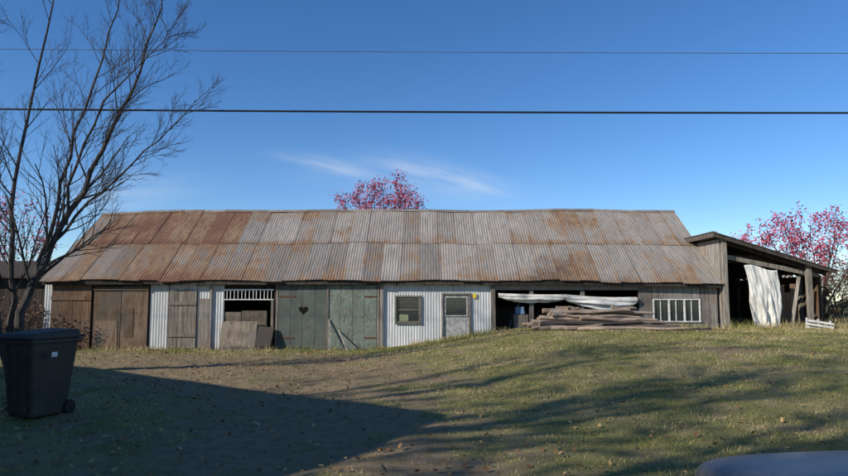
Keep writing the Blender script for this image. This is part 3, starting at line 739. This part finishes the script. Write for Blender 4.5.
G=[(1.25,.74,.96,.97),(1.95,.66,.96,1.36),(2.5,.64,.96,1.44),(3.2,.64,.96,1.41),(4.05,.70,.97,1.01)]
V=[];F=[]
for (x,hw_,zb,zt) in G:
    for (a,h) in ((-1.12,0),(-1.0,.8),(-.85,1),(0,1.04),(.85,1),(1.0,.8),(1.12,0)): V.append((x,a*hw_,zb+(zt-zb)*h))
for i in range(len(G)-1):
    for j in range(6): F.append([i*7+j,i*7+j+1,(i+1)*7+j+1,(i+1)*7+j])
me=bpy.data.meshes.new('greenhouse'); me.from_pydata(V,[],F); me.materials.append(M_glass)
for p in me.polygons: p.use_smooth=True
o=link(bpy.data.objects.new('greenhouse',me),car)
m=MB(); m.hexa([(1.9,-.6,1.39),(3.3,-.58,1.42),(3.3,.58,1.42),(1.9,.6,1.39),(1.95,-.54,1.455),(3.25,-.52,1.475),(3.25,.52,1.475),(1.95,.54,1.455)]); m.obj('roof_panel',M_car,car,False,.03)
m=MB()
for xx in (.85,3.5):
    for yy in (-.81,.81): m.tube([(xx,yy-.1,.31),(xx,yy+.1,.31)],[.31,.31],28)
m.obj('tyres',M_cable,car,False,.03)
m=MB()
for xx in (.85,3.5):
    for yy in (-.92,.92): m.tube([(xx,yy-.01,.31),(xx,yy+.01,.31)],[.2,.2],20)
m.obj('wheel_discs',M_greymetal,car)
m=MB(); m.box(-.01,.12,.45,.72,.60,.70); m.box(-.01,.12,-.72,-.45,.60,.70); m.obj('headlamps',M_white,car,False,.03)

# ---------------------------------------------------------------- light, world, camera
sun=bpy.data.lights.new('sun','SUN'); sun.energy=4.9; sun.angle=math.radians(.53); sun.color=(1,.94,.84)
so=bpy.data.objects.new('sun',sun); link(so)
ce=math.cos(math.radians(SUN_EL)); d=Vector((SUNH[0]*ce,SUNH[1]*ce,-math.sin(math.radians(SUN_EL))))
so.rotation_euler=d.to_track_quat('-Z','Y').to_euler(); so.location=(-20,-12,20)
wd=bpy.data.worlds.new('World'); scn.world=wd; wd.use_nodes=True; nt=wd.node_tree; N_=nt.nodes; L_=nt.links
bg=N_['Background']; sky=N_.new('ShaderNodeTexSky'); sky.sky_type='NISHITA'; sky.sun_disc=False
sky.sun_elevation=math.radians(SUN_EL); sky.sun_rotation=math.atan2(-SUNH[0],-SUNH[1])%(2*math.pi)
sky.altitude=1800; sky.air_density=1.0; sky.dust_density=0.0; sky.ozone_density=3.0
hsv=N_.new('ShaderNodeHueSaturation'); hsv.inputs['Saturation'].default_value=1.22; hsv.inputs['Hue'].default_value=.505; L_.new(sky.outputs[0],hsv.inputs['Color'])
tc=N_.new('ShaderNodeTexCoord'); sep=N_.new('ShaderNodeSeparateXYZ'); L_.new(tc.outputs['Generated'],sep.inputs[0])
def mth(op,a,b=0.0,c=False):
    m=N_.new('ShaderNodeMath'); m.operation=op; m.use_clamp=c
    for i,v in enumerate((a,b)):
        if hasattr(v,'links'): L_.new(v,m.inputs[i])
        else: m.inputs[i].default_value=v
    return m.outputs[0]
yy=mth('MAXIMUM',sep.outputs[1],.01); u=mth('DIVIDE',sep.outputs[0],yy); v=mth('DIVIDE',sep.outputs[2],yy)
def wisp(u0,v0,ang,su,sv,seed):
    ca,sa=math.cos(ang),math.sin(ang)
    du=mth('SUBTRACT',u,u0); dv=mth('SUBTRACT',v,v0)
    p=mth('ADD',mth('MULTIPLY',du,ca),mth('MULTIPLY',dv,sa)); q=mth('SUBTRACT',mth('MULTIPLY',dv,ca),mth('MULTIPLY',du,sa))
    cb=N_.new('ShaderNodeCombineXYZ'); L_.new(mth('MULTIPLY',p,9.0),cb.inputs[0]); L_.new(mth('MULTIPLY',q,42.0),cb.inputs[1]); cb.inputs[2].default_value=seed
    nz=N_.new('ShaderNodeTexNoise'); nz.inputs['Scale'].default_value=1.3; nz.inputs['Detail'].default_value=6; L_.new(cb.outputs[0],nz.inputs['Vector'])
    g=mth('ADD',mth('POWER',mth('ABSOLUTE',mth('DIVIDE',p,su)),2.0),mth('POWER',mth('ABSOLUTE',mth('DIVIDE',q,sv)),2.0))
    g=mth('POWER',2.718,mth('MULTIPLY',g,-1.0))
    return mth('MULTIPLY',g,mth('MULTIPLY',mth('SUBTRACT',nz.outputs[0],.25),2.0,True),True)
W=mth('ADD',mth('MULTIPLY',wisp(.035,.188,-.27,.085,.017,1.),.66),mth('MULTIPLY',wisp(-.15,.207,-.22,.06,.010,7.),.50))
W=mth('ADD',W,mth('MULTIPLY',wisp(-.03,.182,-.1,.14,.03,4.),.22))
W=mth('ADD',W,mth('MULTIPLY',wisp(-.46,.165,.1,.10,.03,14.),.30),True)
mx=N_.new('ShaderNodeMix'); mx.data_type='RGBA'; L_.new(W,mx.inputs[0]); L_.new(hsv.outputs[0],mx.inputs[6]); mx.inputs[7].default_value=(5.0,5.4,6.0,1)
L_.new(mx.outputs[2],bg.inputs['Color']); bg.inputs['Strength'].default_value=.15
cam=bpy.data.cameras.new('camera'); cam.lens=28; cam.sensor_width=36; cam.clip_end=3000; cam.clip_start=.05
co=bpy.data.objects.new('camera',cam); link(co); co.location=(0,0,1.55); co.rotation_euler=(math.radians(90+5.4),0,0); scn.camera=co
